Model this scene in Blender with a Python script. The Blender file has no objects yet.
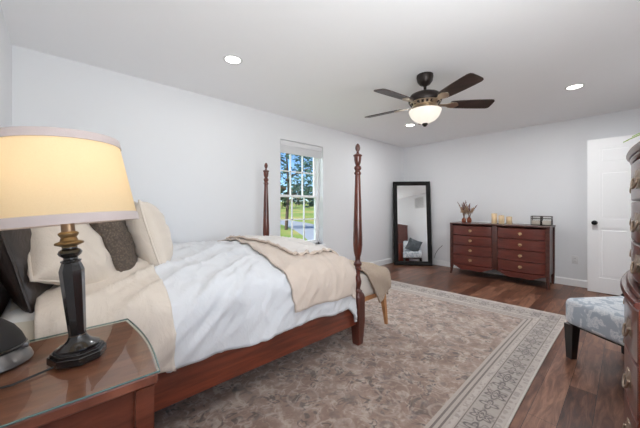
import bpy, bmesh, math, random
from mathutils import Vector, Matrix, noise
PI = math.pi
R = math.radians
random.seed(7)
SC = bpy.context.scene
COL = SC.collection

# ------------------------------------------------------------------ camera
FWD = Vector((.679, .734, 0)).normalized()
RGT = Vector((FWD.y, -FWD.x, 0))
CAM = Vector((.263, -3.30, 1.16))
cd = bpy.data.cameras.new('camera'); cam = bpy.data.objects.new('camera', cd); COL.objects.link(cam)
cam.location = CAM
cam.rotation_euler = FWD.to_track_quat('-Z', 'Y').to_euler()
cd.sensor_width = 36; cd.lens = 284 / 640 * 36
cd.shift_y = -(214 - 206.5) / 640
cd.clip_start = .02; cd.clip_end = 400
SC.camera = cam

# ------------------------------------------------------------------ world, sun, exposure
SC.view_settings.view_transform = 'Standard'; SC.view_settings.look = 'None'
SC.view_settings.gamma = 1; SC.view_settings.use_curve_mapping = False
SC.view_settings.exposure = 0.42
SKY = 0.17; SUN = 5.0
CAN_NEAR, CAN_FAR, CAN_DOOR = 2.5, 7.5, 16; LAMP_W = .30; DAY_FILL_W = 66; DAY2_FILL_W = 230
w = bpy.data.worlds.new('world'); SC.world = w; w.use_nodes = True
nt = w.node_tree; bg = nt.nodes['Background']
sky = nt.nodes.new('ShaderNodeTexSky'); sky.sky_type = 'NISHITA'; sky.sun_disc = False
sky.sun_elevation = R(38); sky.sun_rotation = R(160); sky.air_density = 1.0; sky.dust_density = .1; sky.ozone_density = 6; sky.altitude = 2500
nt.links.new(sky.outputs[0], bg.inputs[0]); bg.inputs[1].default_value = SKY
sl = bpy.data.lights.new('sun', 'SUN'); sl.energy = SUN; sl.angle = R(1); sl.color = (1, .95, .86)
dl = bpy.data.lights.new('added_daylight_fill', 'AREA'); dl.shape = 'RECTANGLE'; dl.size = 1.5; dl.size_y = 1.35; dl.energy = DAY_FILL_W; dl.color = (.96, .975, 1)
do = bpy.data.objects.new('added_daylight_fill', dl); COL.objects.link(do); do.location = (.92, -4.12, 1.42); do.rotation_euler = Vector((.48, .55, .85)).to_track_quat('-Z', 'Y').to_euler()  # area lamp added behind the camera to brighten ceiling and bed
d2 = bpy.data.lights.new('added_daylight_fill', 'AREA'); d2.shape = 'RECTANGLE'; d2.size = 2.4; d2.size_y = 1.6; d2.energy = DAY2_FILL_W; d2.color = (.96, .98, 1)
dp = bpy.data.objects.new('added_daylight_fill', d2); COL.objects.link(dp); dp.location = (2.9, 2.1, 3.7); dp.rotation_euler = (Vector((3.5, -1.4, 0)) - Vector((2.9, 2.1, 3.7))).to_track_quat('-Z', 'Y').to_euler()  # area lamp added above the sightline, standing in for skylight on the floor
so = bpy.data.objects.new('sun', sl); COL.objects.link(so)
so.rotation_euler = Vector((.8, .0, -.6)).to_track_quat('-Z', 'Y').to_euler()
try:
    SC.cycles.max_bounces = 14; SC.cycles.diffuse_bounces = 8; SC.cycles.transparent_max_bounces = 16
    SC.cycles.use_denoising = True; SC.cycles.sample_clamp_indirect = 6
except Exception:
    pass

# ------------------------------------------------------------------ materials
def lin(r, g, b):
    f = lambda c: (c / 255 / 12.92) if c / 255 <= .04045 else ((c / 255 + .055) / 1.055) ** 2.4
    return (f(r), f(g), f(b), 1)

class NT:
    def __init__(s, name):
        s.m = bpy.data.materials.new(name); s.m.use_nodes = True
        s.t = s.m.node_tree; s.b = s.t.nodes['Principled BSDF']; s.out = s.t.nodes['Material Output']
    def n(s, t, **k):
        x = s.t.nodes.new(t)
        for a, v in k.items(): setattr(x, a, v)
        return x
    def l(s, a, b): s.t.links.new(a, b)
    def coords(s, kind='Object', scale=(1, 1, 1)):
        c = s.n('ShaderNodeTexCoord'); mp = s.n('ShaderNodeMapping'); mp.inputs['Scale'].default_value = scale
        s.l(c.outputs[kind], mp.inputs[0]); return mp.outputs[0]
    def noise(s, vec, scale=5, detail=4, rough=.55, dist=0):
        x = s.n('ShaderNodeTexNoise'); x.inputs['Scale'].default_value = scale; x.inputs['Detail'].default_value = detail
        x.inputs['Roughness'].default_value = rough; x.inputs['Distortion'].default_value = dist
        s.l(vec, x.inputs['Vector']); return x.outputs['Fac']
    def ramp(s, fac, stops):
        x = s.n('ShaderNodeValToRGB'); e = x.color_ramp.elements
        while len(e) < len(stops): e.new(.5)
        for i, (p, c) in enumerate(stops):
            e[i].position = p; e[i].color = c
        s.l(fac, x.inputs[0]); return x.outputs[0]
    def math(s, op, a, b=None):
        x = s.n('ShaderNodeMath', operation=op)
        for i, v in enumerate((a, b)):
            if v is None: continue
            if isinstance(v, (int, float)): x.inputs[i].default_value = v
            else: s.l(v, x.inputs[i])
        return x.outputs[0]
    def mix(s, fac, a, b, mode='MIX'):
        x = s.n('ShaderNodeMixRGB', blend_type=mode)
        for i, v in zip((0, 1, 2), (fac, a, b)):
            if isinstance(v, (int, float)): x.inputs[i].default_value = v
            elif isinstance(v, tuple): x.inputs[i].default_value = v
            else: s.l(v, x.inputs[i])
        return x.outputs[0]
    def bump(s, h, strength=.3, dist=.01):
        x = s.n('ShaderNodeBump'); x.inputs['Strength'].default_value = strength; x.inputs['Distance'].default_value = dist
        s.l(h, x.inputs['Height']); s.l(x.outputs[0], s.b.inputs['Normal'])
    def set(s, **k):
        for a, v in k.items():
            i = s.b.inputs[a.replace('_', ' ')]
            if hasattr(v, 'is_linked') or hasattr(v, 'links'): s.l(v, i)
            else: i.default_value = v
        return s

def plain(name, col, rough=.5, metal=0, bump=None, vary=.08, coat=0):
    m = NT(name); v = m.coords()
    f = m.noise(v, 9, 3)
    c = m.mix(f, tuple(x * (1 - vary) for x in col[:3]) + (1,), tuple(min(1, x * (1 + vary)) for x in col[:3]) + (1,))
    m.l(c, m.b.inputs['Base Color']); m.set(Roughness=rough, Metallic=metal)
    m.b.inputs['Coat Weight'].default_value = coat
    if bump:
        sc_, st = bump
        m.bump(m.noise(v, sc_, 3), st, .004)
    return m.m

def wood(name, dark, light, scale=(2, 2, 14), rough=.3, coat=.3):
    m = NT(name); v = m.coords('Object', scale)
    f = m.noise(v, 2.2, 6, .6, .6); g = m.noise(v, 14, 3, .6)
    c = m.ramp(f, [(.3, dark), (.7, light)])
    c = m.mix(m.math('MULTIPLY', g, .35), c, dark, 'MIX')
    m.l(c, m.b.inputs['Base Color']); m.set(Roughness=rough)
    m.b.inputs['Coat Weight'].default_value = coat; m.b.inputs['Coat Roughness'].default_value = .12
    m.bump(g, .05, .002)
    return m.m

def fabric(name, col, weave=260, rough=.9, strength=.25, vary=.1, wr=0, sheen=.2):
    m = NT(name); v = m.coords()
    f = m.noise(v, 7, 4)
    c = m.mix(f, tuple(x * (1 - vary) for x in col[:3]) + (1,), tuple(min(1, x * (1 + vary)) for x in col[:3]) + (1,))
    h = m.noise(v, weave, 2)
    if wr:
        wv = m.noise(m.coords('Object', (1, 1, .6)), 9, 5, .6, 1.2)
        h = m.math('ADD', m.math('MULTIPLY', h, .1), m.math('MULTIPLY', wv, wr))
        m.bump(h, strength, .02)
    else:
        m.bump(h, strength, .003)
    m.l(c, m.b.inputs['Base Color']); m.set(Roughness=rough)
    m.b.inputs['Sheen Weight'].default_value = sheen
    return m.m

def emit(name, col, strength):
    m = NT(name); m.b.inputs['Base Color'].default_value = col
    m.b.inputs['Emission Color'].default_value = col; m.b.inputs['Emission Strength'].default_value = strength
    v = m.coords(); f = m.noise(v, 6, 2)
    m.l(m.mix(f, col, tuple(min(1, c * 1.02) for c in col[:3]) + (1,)), m.b.inputs['Emission Color'])
    return m.m

def glass(name, tint=(.97, .99, .98, 1), ior=1.45):
    m = NT(name); t = m.n('ShaderNodeBsdfTransparent'); t.inputs[0].default_value = tint
    g = m.n('ShaderNodeBsdfGlossy'); g.inputs['Roughness'].default_value = .01
    fr = m.n('ShaderNodeFresnel'); fr.inputs[0].default_value = ior
    mx = m.n('ShaderNodeMixShader'); gm = m.n('ShaderNodeNewGeometry'); m.l(m.math('MULTIPLY', fr.outputs[0], m.math('SUBTRACT', 1, gm.outputs['Backfacing'])), mx.inputs[0]); m.l(t.outputs[0], mx.inputs[1]); m.l(g.outputs[0], mx.inputs[2])
    m.l(mx.outputs[0], m.out.inputs[0]); return m.m

M = {}
M['wall'] = plain('wall_paint', lin(233, 234, 236), .85, bump=(220, .05), vary=.008)
M['ceiling'] = plain('ceiling_paint', lin(246, 246, 247), .9, bump=(160, .06), vary=.008)
M['trim'] = plain('white_trim_paint', lin(244, 244, 245), .4, vary=.006)
M['door'] = plain('white_door_paint', lin(250, 250, 250), .4, vary=.006)
M['black_metal'] = plain('black_metal', lin(22, 20, 20), .35, .6)
M['bed_wood'] = wood('bed_cherry', lin(64, 27, 19), lin(112, 53, 38), (3, 3, 1.2), .28, .35)
M['rail_wood_lit'] = wood('rail_cherry_lit', lin(88, 38, 25), lin(150, 74, 50), (1.2, 4, 14), .28, .35)  # bed cherry lightened, frontal light on the rails put into the colour
M['stand_wood'] = wood('nightstand_cherry', lin(112, 60, 44), lin(160, 98, 74), (3, 14, 3), .3, .3)
M['stand_side'] = wood('nightstand_side', lin(94, 46, 32), lin(138, 76, 55), (3, 3, 12), .3, .3)
M['dresser_wood'] = wood('dresser_mahogany', lin(80, 34, 27), lin(124, 60, 48), (2, 6, 14), .3, .3)
M['dresser_dark'] = wood('dresser_dark', lin(64, 34, 28), lin(98, 56, 47), (2, 6, 10), .3, .3)
M['chest_wood'] = wood('chest_mahogany', lin(74, 32, 26), lin(116, 60, 50), (2, 6, 14), .28, .4)
M['chest_side_lit'] = wood('chest_side_wood_lit', lin(110, 40, 26), lin(150, 66, 46), (3, 3, 2), .28, .3)  # chest wood in a brighter red, lamplight on the side put into the colour
M['oak'] = wood('pale_oak', lin(170, 116, 72), lin(206, 152, 104), (3, 3, 1.5), .45, .1)
M['black_wood'] = wood('black_wood', lin(16, 14, 14), lin(30, 26, 25), (3, 3, 1.5), .3, .3)
M['mirror_frame'] = wood('dark_frame_wood', lin(12, 10, 10), lin(24, 20, 19), (3, 3, 2), .45, .0)
M['brass'] = plain('antique_brass', lin(200, 170, 132), .35, 1)
M['pewter'] = plain('antique_pewter_brass', lin(168, 150, 134), .4, 1)
M['nickel'] = plain('brushed_champagne', lin(206, 190, 170), .35, 1)
M['bronze'] = plain('oil_bronze', lin(46, 38, 35), .4, .5)
M['blade'] = wood('fan_blade_walnut', lin(38, 28, 25), lin(66, 50, 44), (10, 2, 3), .4, .1)
M['white_linen'] = fabric('white_comforter', lin(214, 215, 217), 180, .9, .45, .02, 1.0)
M['cream'] = fabric('cream_linen', lin(214, 202, 188), 180, .9, .45, .03, 1.0)
M['pillow_cream'] = fabric('cream_pillow', lin(214, 202, 188), 180, .9, .4, .03, .8)
M['pillow_dark'] = fabric('charcoal_sateen', lin(64, 55, 50), 300, .42, .5, .08, .9, sheen=0)
M['sheet'] = fabric('ivory_sheet', lin(205, 198, 182), 220, .9, .35, .04, .8)
M['mattress'] = fabric('mattress_ticking', lin(215, 214, 210), 200, .9, .2, .03)
M['throw'] = fabric('beige_cotton', lin(206, 190, 176), 130, .95, .5, .04, .7)
M['throw_pale'] = fabric('pale_oat_cotton', lin(220, 214, 208), 130, .95, .5, .03, .7)
M['bench_fabric'] = fabric('bench_linen', lin(206, 196, 186), 320, .95, .3, .05)
M['shade_trim'] = fabric('shade_trim', lin(178, 164, 160), 500, .8, .2, .04)
M['lamp_black'] = plain('satin_black', lin(26, 23, 22), .24, .1, coat=.5)
M['lamp_dull'] = plain('dull_gold', lin(96, 78, 56), .4, .8)
M['lamp_gold'] = plain('worn_gold', lin(140, 116, 82), .42, .85)
M['lamp_brass'] = plain('lamp_neck', lin(150, 124, 100), .4, .8)
M['plastic_dark'] = fabric('speaker_cloth', lin(28, 24, 22), 520, .7, .4, .1, sheen=0)
M['silver'] = plain('satin_silver', lin(112, 108, 105), .3, .7)
M['candle'] = plain('ivory_wax', lin(232, 205, 165), .5, vary=.05)
M['candle_base'] = plain('flame_tip', lin(190, 130, 80), .6)
M['terracotta'] = plain('terracotta', lin(136, 74, 50), .6, vary=.15)
M['stem'] = plain('dried_stem', lin(120, 82, 60), .8)
M['plume'] = plain('dried_plume', lin(190, 158, 128), .95, vary=.2)
M['plume_dark'] = plain('russet_plume', lin(128, 82, 66), .95, vary=.2)
M['pane'] = glass('window_pane')
M['glass_top'] = glass('clear_table_glass', (.93, .97, .95, 1), 1.5)
M['box_glass'] = glass('box_glass', (.92, .92, .90, 1), 1.5)
M['glass_edge'] = plain('green_glass_edge', lin(100, 122, 116), .1)
M['opal'] = emit('opal_glass', (1, .91, .80, 1), .60)
M['opal'].node_tree.nodes['Principled BSDF'].inputs['Base Color'].default_value = (.35, .32, .28, 1)
M['lens'] = emit('downlight_lens', (1, .95, .88, 1), 6)
M['bulb'] = emit('bulb', (1, .74, .42, 1), 6)
M['blind'] = plain('blind_fabric', lin(226, 226, 228), .8, bump=(120, .1), vary=.01)
M['plastic_white'] = plain('white_plastic', lin(226, 226, 226), .4, vary=.01)
M['slot'] = plain('dark_slot', lin(60, 60, 62), .6)
M['vent_grey'] = plain('vent_grey', lin(176, 176, 178), .7)
M['cable'] = plain('black_cable', lin(26, 25, 25), .5)
M['leaf'] = plain('plant_leaf', lin(168, 200, 92), .45, vary=.3)
M['pot'] = plain('glazed_pot', lin(200, 196, 188), .35)
M['soil'] = plain('potting_soil', lin(50, 38, 30), .95)
M['mirror_frame'].node_tree.nodes['Principled BSDF'].inputs['Specular IOR Level'].default_value = .2
m = NT('mirror_silver'); m.set(Roughness=.005, Metallic=1.0); m.b.inputs['Base Color'].default_value = (.93, .94, .94, 1)
v = m.coords(); m.l(m.mix(m.noise(v, 3, 2), (.925, .93, .93, 1), (.935, .945, .945, 1)), m.b.inputs['Base Color']); M['mirror'] = m.m

# lamp shade: thin translucent linen
m = NT('shade_linen'); tr = m.n('ShaderNodeBsdfTranslucent'); df = m.n('ShaderNodeBsdfDiffuse'); mx = m.n('ShaderNodeMixShader')
v = m.coords(); c = m.mix(m.noise(v, 320, 2), lin(236, 216, 180), lin(244, 226, 192))
m.l(c, tr.inputs[0]); m.l(c, df.inputs[0]); mx.inputs[0].default_value = .6
m.l(df.outputs[0], mx.inputs[1]); m.l(tr.outputs[0], mx.inputs[2]); m.l(mx.outputs[0], m.out.inputs[0]); M['shade'] = m.m

# hardwood floor
m = NT('hardwood_planks'); v = m.coords('Object')
br = m.n('ShaderNodeTexBrick'); br.offset = .37; br.offset_frequency = 2
br.inputs['Scale'].default_value = 1; br.inputs['Brick Width'].default_value = 1.35; br.inputs['Row Height'].default_value = .127
br.inputs['Mortar Size'].default_value = .0013; br.inputs['Mortar Smooth'].default_value = .3; br.inputs['Bias'].default_value = 0
br.inputs['Color1'].default_value = (0, 0, 0, 1); br.inputs['Color2'].default_value = (1, 1, 1, 1); br.inputs['Mortar'].default_value = (.5, .5, .5, 1)
m.l(v, br.inputs['Vector'])
vs = m.coords('Object', (1.6, 11, 1)); g = m.noise(vs, 2.4, 7, .62, .8); g2 = m.noise(m.coords('Object', (3, 60, 1)), 3, 4, .6)
tone = m.math('ADD', m.math('MULTIPLY', br.outputs['Color'], .22), m.math('MULTIPLY', g, .80))
c = m.ramp(tone, [(.30, lin(60, 35, 25)), (.45, lin(96, 59, 43)), (.57, lin(128, 86, 66)), (.72, lin(166, 120, 95))])
c = m.mix(m.math('MULTIPLY', g2, .36), c, lin(50, 29, 22))
c = m.mix(br.outputs['Fac'], c, lin(30, 18, 14)); m.l(c, m.b.inputs['Base Color'])
m.set(Roughness=m.math('ADD', m.math('MULTIPLY', g, .22), .24))
m.bump(m.math('SUBTRACT', m.math('MULTIPLY', g, .6), br.outputs['Fac']), .22, .006); M['floor'] = m.m

# rug, drawn in its own metres (UV)
RW, RH = 4.16, 2.74
m = NT('faded_persian_wool'); tc = m.n('ShaderNodeTexCoord'); sp = m.n('ShaderNodeSeparateXYZ'); m.l(tc.outputs['UV'], sp.inputs[0])
ax = m.math('ABSOLUTE', sp.outputs[0]); ay = m.math('ABSOLUTE', sp.outputs[1])
d = m.math('MINIMUM', m.math('MULTIPLY', m.math('SUBTRACT', RW / 2, ax), .72), m.math('SUBTRACT', RH / 2, ay))
uv = tc.outputs['UV']
def line(lo, hi): return m.math('MULTIPLY', m.math('GREATER_THAN', d, lo), m.math('LESS_THAN', d, hi))
def vor(scale, lo, hi, dist=.06, seedoff=0):
    nz = m.n('ShaderNodeTexNoise'); nz.inputs['Scale'].default_value = 3.5; m.l(uv, nz.inputs['Vector'])
    va = m.n('ShaderNodeVectorMath', operation='SCALE'); m.l(nz.outputs['Color'], va.inputs[0]); va.inputs['Scale'].default_value = dist * 2
    vb = m.n('ShaderNodeVectorMath', operation='ADD'); m.l(uv, vb.inputs[0]); m.l(va.outputs[0], vb.inputs[1])
    x = m.n('ShaderNodeTexVoronoi', feature='DISTANCE_TO_EDGE'); x.inputs['Scale'].default_value = scale
    m.l(vb.outputs[0], x.inputs['Vector'])
    return m.ramp(x.outputs['Distance'], [(lo, (1, 1, 1, 1)), (hi, (0, 0, 0, 1))])
def rings(scale, lo, w_):
    x = m.n('ShaderNodeTexVoronoi', feature='F1'); x.inputs['Scale'].default_value = scale; x.inputs['Randomness'].default_value = .55
    m.l(uv, x.inputs['Vector'])
    q = m.math('ABSOLUTE', m.math('SUBTRACT', x.outputs['Distance'], lo))
    return m.ramp(q, [(w_ * .4, (1, 1, 1, 1)), (w_, (0, 0, 0, 1))])
wear = m.noise(uv, 2.2, 5, .6); fine = m.noise(uv, 60, 3, .7); mid = m.noise(uv, 11, 4, .65)
field = m.ramp(m.math('ADD', m.math('MULTIPLY', wear, .5), m.math('MULTIPLY', mid, .5)), [(.32, lin(118, 94, 81)), (.5, lin(152, 126, 112)), (.66, lin(196, 178, 165))])
def contour(scale, k, w_, dist=.8, off=0):
    mp = m.n('ShaderNodeMapping'); mp.inputs['Location'].default_value = (off, off * .7, off * .3); m.l(uv, mp.inputs[0])
    f = m.noise(mp.outputs[0], scale, 1.5, .5, dist); g_ = m.math('FRACT', m.math('MULTIPLY', f, k)); q = m.math('ABSOLUTE', m.math('SUBTRACT', g_, .5))
    return m.ramp(q, [(w_ * .4, (1, 1, 1, 1)), (w_, (0, 0, 0, 1))])
gate = m.ramp(m.noise(uv, 7, 3), [(.40, (0, 0, 0, 1)), (.56, (1, 1, 1, 1))])
c = m.mix(m.math('MULTIPLY', m.math('MULTIPLY', contour(8, 4, .20, 1.2), gate), .9), field, lin(84, 74, 72))
c = m.mix(m.math('MULTIPLY', m.math('MULTIPLY', contour(13, 3, .20, 1.0, 3), m.ramp(mid, [(.40, (0, 0, 0, 1)), (.55, (1, 1, 1, 1))])), .5), c, lin(208, 194, 180))
c = m.mix(m.math('MULTIPLY', m.math('MULTIPLY', rings(7, .20, .12), gate), .55), c, lin(98, 88, 88))
c = m.mix(m.math('MULTIPLY', rings(3.4, .33, .03), .3), c, lin(204, 190, 178))
# border flowers run along whichever edge is nearer
isx = m.math('LESS_THAN', m.math('MULTIPLY', m.math('SUBTRACT', RW / 2, ax), .72), m.math('SUBTRACT', RH / 2, ay))
along = m.math('ADD', m.math('MULTIPLY', isx, sp.outputs[1]), m.math('MULTIPLY', m.math('SUBTRACT', 1, isx), sp.outputs[0]))
PR = .25
def flower(shift, rad, lobes, amp, w_, cen=.1225):
    q = m.math('MULTIPLY', m.math('SUBTRACT', m.math('FRACT', m.math('ADD', m.math('DIVIDE', along, PR), shift)), .5), PR); p = m.math('SUBTRACT', d, cen)
    rr = m.math('SQRT', m.math('ADD', m.math('MULTIPLY', q, q), m.math('MULTIPLY', p, p))); an = m.math('ARCTAN2', p, q)
    pet = m.math('ADD', rad, m.math('MULTIPLY', m.math('COSINE', m.math('MULTIPLY', an, lobes)), amp))
    return m.ramp(m.math('ABSOLUTE', m.math('SUBTRACT', rr, pet)), [(w_ * .5, (1, 1, 1, 1)), (w_, (0, 0, 0, 1))])
bcol = m.mix(m.math('MULTIPLY', contour(9, 4, .16, 1.2, 5), .5), lin(178, 168, 160), lin(92, 84, 84))
bcol = m.mix(m.math('MULTIPLY', flower(0, .043, 6, .012, .009), .85), bcol, lin(78, 71, 72))
bcol = m.mix(m.math('MULTIPLY', flower(0, .018, 6, .006, .008), .85), bcol, lin(84, 77, 77))
bcol = m.mix(m.math('MULTIPLY', flower(.5, .032, 4, .014, .009), .85), bcol, lin(84, 77, 77))
c = m.mix(line(.0, .30), c, lin(186, 174, 164))
c = m.mix(line(.06, .185), c, bcol)
guard = m.mix(m.math('MULTIPLY', rings(26, .33, .2), .6), lin(196, 186, 178), lin(140, 128, 124))
c = m.mix(line(.015, .05), c, guard); c = m.mix(line(.20, .225), c, guard)
for lo, hi in ((.053, .059), (.186, .192), (.238, .249), (.268, .28)):
    c = m.mix(m.math('MULTIPLY', line(lo, hi), .85), c, lin(92, 82, 80))
c = m.mix(line(-.1, .012), c, lin(206, 198, 190))
c = m.mix(m.math('MULTIPLY', m.ramp(m.noise(uv, 5, 6, .7), [(.48, (0, 0, 0, 1)), (.7, (1, 1, 1, 1))]), .35), c, lin(176, 162, 152))
c = m.mix(m.math('MULTIPLY', fine, .35), c, lin(120, 106, 98)); m.l(c, m.b.inputs['Base Color'])
m.set(Roughness=.95); m.b.inputs['Sheen Weight'].default_value = .3; m.bump(fine, .4, .004); M['rug'] = m.m

# tweed pillow, chair fabric, dark pillow
m = NT('tweed_knit'); v = m.coords(); x = m.n('ShaderNodeTexVoronoi'); x.inputs['Scale'].default_value = 95; m.l(v, x.inputs['Vector'])
c = m.ramp(x.outputs['Distance'], [(.05, lin(138, 122, 104)), (.5, lin(98, 85, 74)), (.9, lin(70, 60, 52))]); m.l(m.mix(m.noise(v, 40, 3), c, lin(84, 74, 66)), m.b.inputs['Base Color'])
m.set(Roughness=.95); m.bump(x.outputs['Distance'], .7, .004); M['tweed'] = m.m
m = NT('blue_grey_damask'); v = m.coords(); f = m.noise(v, 13, 2, .4, 1.2); fi = m.noise(v, 110, 2, .7)
pat = m.ramp(f, [(.46, (0, 0, 0, 1)), (.5, (1, 1, 1, 1))]); sp_ = m.ramp(fi, [(.5, (0, 0, 0, 1)), (.58, (1, 1, 1, 1))])
c = m.mix(pat, lin(176, 186, 196), m.mix(m.math('MULTIPLY', sp_, .45), lin(222, 225, 228), lin(164, 178, 192))); m.l(c, m.b.inputs['Base Color'])
m.set(Roughness=.9); m.bump(fi, .2, .003); M['damask'] = m.m
m = NT('slate_check'); v = m.coords('Object', (1, 1, 1)); ck = m.n('ShaderNodeTexChecker'); ck.inputs['Scale'].default_value = 42; m.l(v, ck.inputs[0])
ck.inputs[1].default_value = lin(62, 68, 72); ck.inputs[2].default_value = lin(92, 98, 102); m.l(ck.outputs[0], m.b.inputs['Base Color']); m.set(Roughness=.9); M['slate'] = m.m
m = NT('ribbed_tan_knit'); v = m.coords('UV'); wv = m.n('ShaderNodeTexWave'); wv.inputs['Scale'].default_value = 14; wv.inputs['Distortion'].default_value = .6; m.l(v, wv.inputs[0])
m.l(m.mix(wv.outputs['Fac'], lin(176, 154, 132), lin(212, 194, 176)), m.b.inputs['Base Color']); m.set(Roughness=.95); m.bump(wv.outputs['Fac'], .6, .006); M['knit'] = m.m
# outdoors
m = NT('grass'); v = m.coords(); f = m.noise(v, .16, 4); g = m.noise(v, 6, 4)
c = m.ramp(f, [(.38, lin(128, 158, 66)), (.5, lin(150, 170, 78)), (.6, lin(188, 176, 100))]); m.l(m.mix(m.math('MULTIPLY', g, .4), c, lin(96, 118, 56)), m.b.inputs['Base Color']); m.set(Roughness=1.0); M['grass'] = m.m
M['drive'] = plain('gravel_drive', lin(168, 174, 186), .95, bump=(3, .3), vary=.1)
M['bark'] = plain('bark', lin(92, 76, 66), .95, vary=.3)
M['tree_leaf'] = plain('tree_leaf', lin(74, 106, 92), .8, vary=.4)
M['far_leaf'] = plain('far_leaf', lin(128, 116, 92), .9, vary=.4)
M['far_green'] = plain('far_green', lin(84, 104, 74), .9, vary=.4)

# ------------------------------------------------------------------ mesh helpers
def box(bm, lo, hi, bev=0, seg=2):
    lo = Vector(lo); hi = Vector(hi)
    vs = [bm.verts.new((x, y, z)) for z in (lo.z, hi.z) for x, y in ((lo.x, lo.y), (hi.x, lo.y), (hi.x, hi.y), (lo.x, hi.y))]
    fs = [bm.faces.new([vs[i] for i in q]) for q in ((3, 2, 1, 0), (4, 5, 6, 7), (0, 1, 5, 4), (1, 2, 6, 5), (2, 3, 7, 6), (3, 0, 4, 7))]
    if bev:
        es = {e for f in fs for e in f.edges}
        bmesh.ops.bevel(bm, geom=list(es), offset=bev, segments=seg, profile=.5, affect='EDGES')
    return bm

def rings(bm, rs, closed=True, cap=True):
    rows = [[bm.verts.new(p) for p in r] for r in rs]
    n = len(rows[0])
    for a, b in zip(rows, rows[1:]):
        for i in range(n if closed else n - 1):
            j = (i + 1) % n
            try: bm.faces.new((a[i], a[j], b[j], b[i]))
            except ValueError: pass
    if cap and closed:
        bm.faces.new(rows[0][::-1]); bm.faces.new(rows[-1])
    return bm

def lathe(bm, prof, seg=32, c=(0, 0, 0), cap=True, sx=1, sy=1, rot=0):
    rs = [[(c[0] + max(r, .0004) * sx * math.cos(2 * PI * i / seg + rot), c[1] + max(r, .0004) * sy * math.sin(2 * PI * i / seg + rot), c[2] + z) for i in range(seg)] for r, z in prof]
    return rings(bm, rs, True, cap)

def tube(bm, pts, r, seg=8, closed=False):
    pts = [Vector(p) for p in pts]; n = len(pts); rs = []
    up = Vector((0, 0, 1)); prev = None
    for i, p in enumerate(pts):
        if closed: t = pts[(i + 1) % n] - pts[i - 1]
        else: t = pts[min(i + 1, n - 1)] - pts[max(i - 1, 0)]
        t.normalize()
        if prev is None:
            s = t.cross(up)
            if s.length < .05: s = t.cross(Vector((1, 0, 0)))
            s.normalize()
        else:
            s = prev - t * prev.dot(t); s.normalize()
        prev = s; u = s.cross(t)
        rr = r[i] if isinstance(r, (list, tuple)) else r
        rs.append([p + (s * math.cos(2 * PI * k / seg) + u * math.sin(2 * PI * k / seg)) * rr for k in range(seg)])
    if closed:
        rs.append(rs[0]); rings(bm, rs, True, False); bmesh.ops.remove_doubles(bm, verts=bm.verts[:], dist=1e-6)
    else: rings(bm, rs, True, True)
    return bm

def prism(bm, poly, axis, a, b):
    """extrude a 2-D outline along an axis: 0 = x (poly is y,z), 1 = y (x,z), 2 = z (x,y)"""
    def P(p, t): return (t, p[0], p[1]) if axis == 0 else ((p[0], t, p[1]) if axis == 1 else (p[0], p[1], t))
    rings(bm, [[P(p, a) for p in poly], [P(p, b) for p in poly]])
    return bm

def sheet(bm, fn, nu, nv, uv=None):
    vs = [[bm.verts.new(fn(i / nu, j / nv)) for j in range(nv + 1)] for i in range(nu + 1)]
    lay = bm.loops.layers.uv.verify() if uv else None
    for i in range(nu):
        for j in range(nv):
            f = bm.faces.new((vs[i][j], vs[i + 1][j], vs[i + 1][j + 1], vs[i][j + 1]))
            if uv:
                for lp, (a, b) in zip(f.loops, ((i, j), (i + 1, j), (i + 1, j + 1), (i, j + 1))): lp[lay].uv = uv(a / nu, b / nv)
    return bm

def B(): return bmesh.new()

def obj(name, bm, mat, parent=None, smooth=38, loc=None, thick=0, off=-1):
    bmesh.ops.recalc_face_normals(bm, faces=bm.faces[:])
    for f in bm.faces: f.smooth = smooth > 0
    if smooth:
        for e in bm.edges:
            if len(e.link_faces) == 2: e.smooth = e.calc_face_angle(0) < R(smooth)
    me = bpy.data.meshes.new(name); bm.to_mesh(me); bm.free()
    o = bpy.data.objects.new(name, me); COL.objects.link(o); me.materials.append(mat)
    if parent: o.parent = parent
    if loc: o.location = loc
    if thick:
        s = o.modifiers.new('thickness', 'SOLIDIFY'); s.thickness = thick; s.offset = off
    return o

def tag(o, label, cat, group=None):
    o['label'] = label; o['category'] = cat
    if group: o['group'] = group
    return o

def thing(name, label, cat, loc=(0, 0, 0), rz=0, group=None):
    o = bpy.data.objects.new(name, None); COL.objects.link(o); o.empty_display_size = .1
    o.location = loc; o.rotation_euler = (0, 0, rz)
    return tag(o, label, cat, group)

def struct(name, bm, mat, parent=None, smooth=0):
    o = obj(name, bm, mat, parent, smooth)
    if not parent: o['kind'] = 'structure'
    return o

def kids(o): return [c for c in bpy.data.objects if c.parent == o]
def dup(root, loc, rz=None, label=None):
    def cp(o, par):
        c = o.copy(); COL.objects.link(c)
        if par: c.parent = par
        for ch in list(o.children): cp(ch, c)
        return c
    r = cp(root, None); r.location = loc
    if rz is not None: r.rotation_euler = (0, 0, rz)
    if label: r['label'] = label
    return r

def part(name, mesh_src, parent, loc=(0, 0, 0), rz=0):
    o = mesh_src.copy(); o.name = name; COL.objects.link(o); o.parent = parent; o.location = loc; o.rotation_euler = (0, 0, rz); return o

def fb(v, s=1): return noise.noise(Vector(v) * s)

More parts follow.
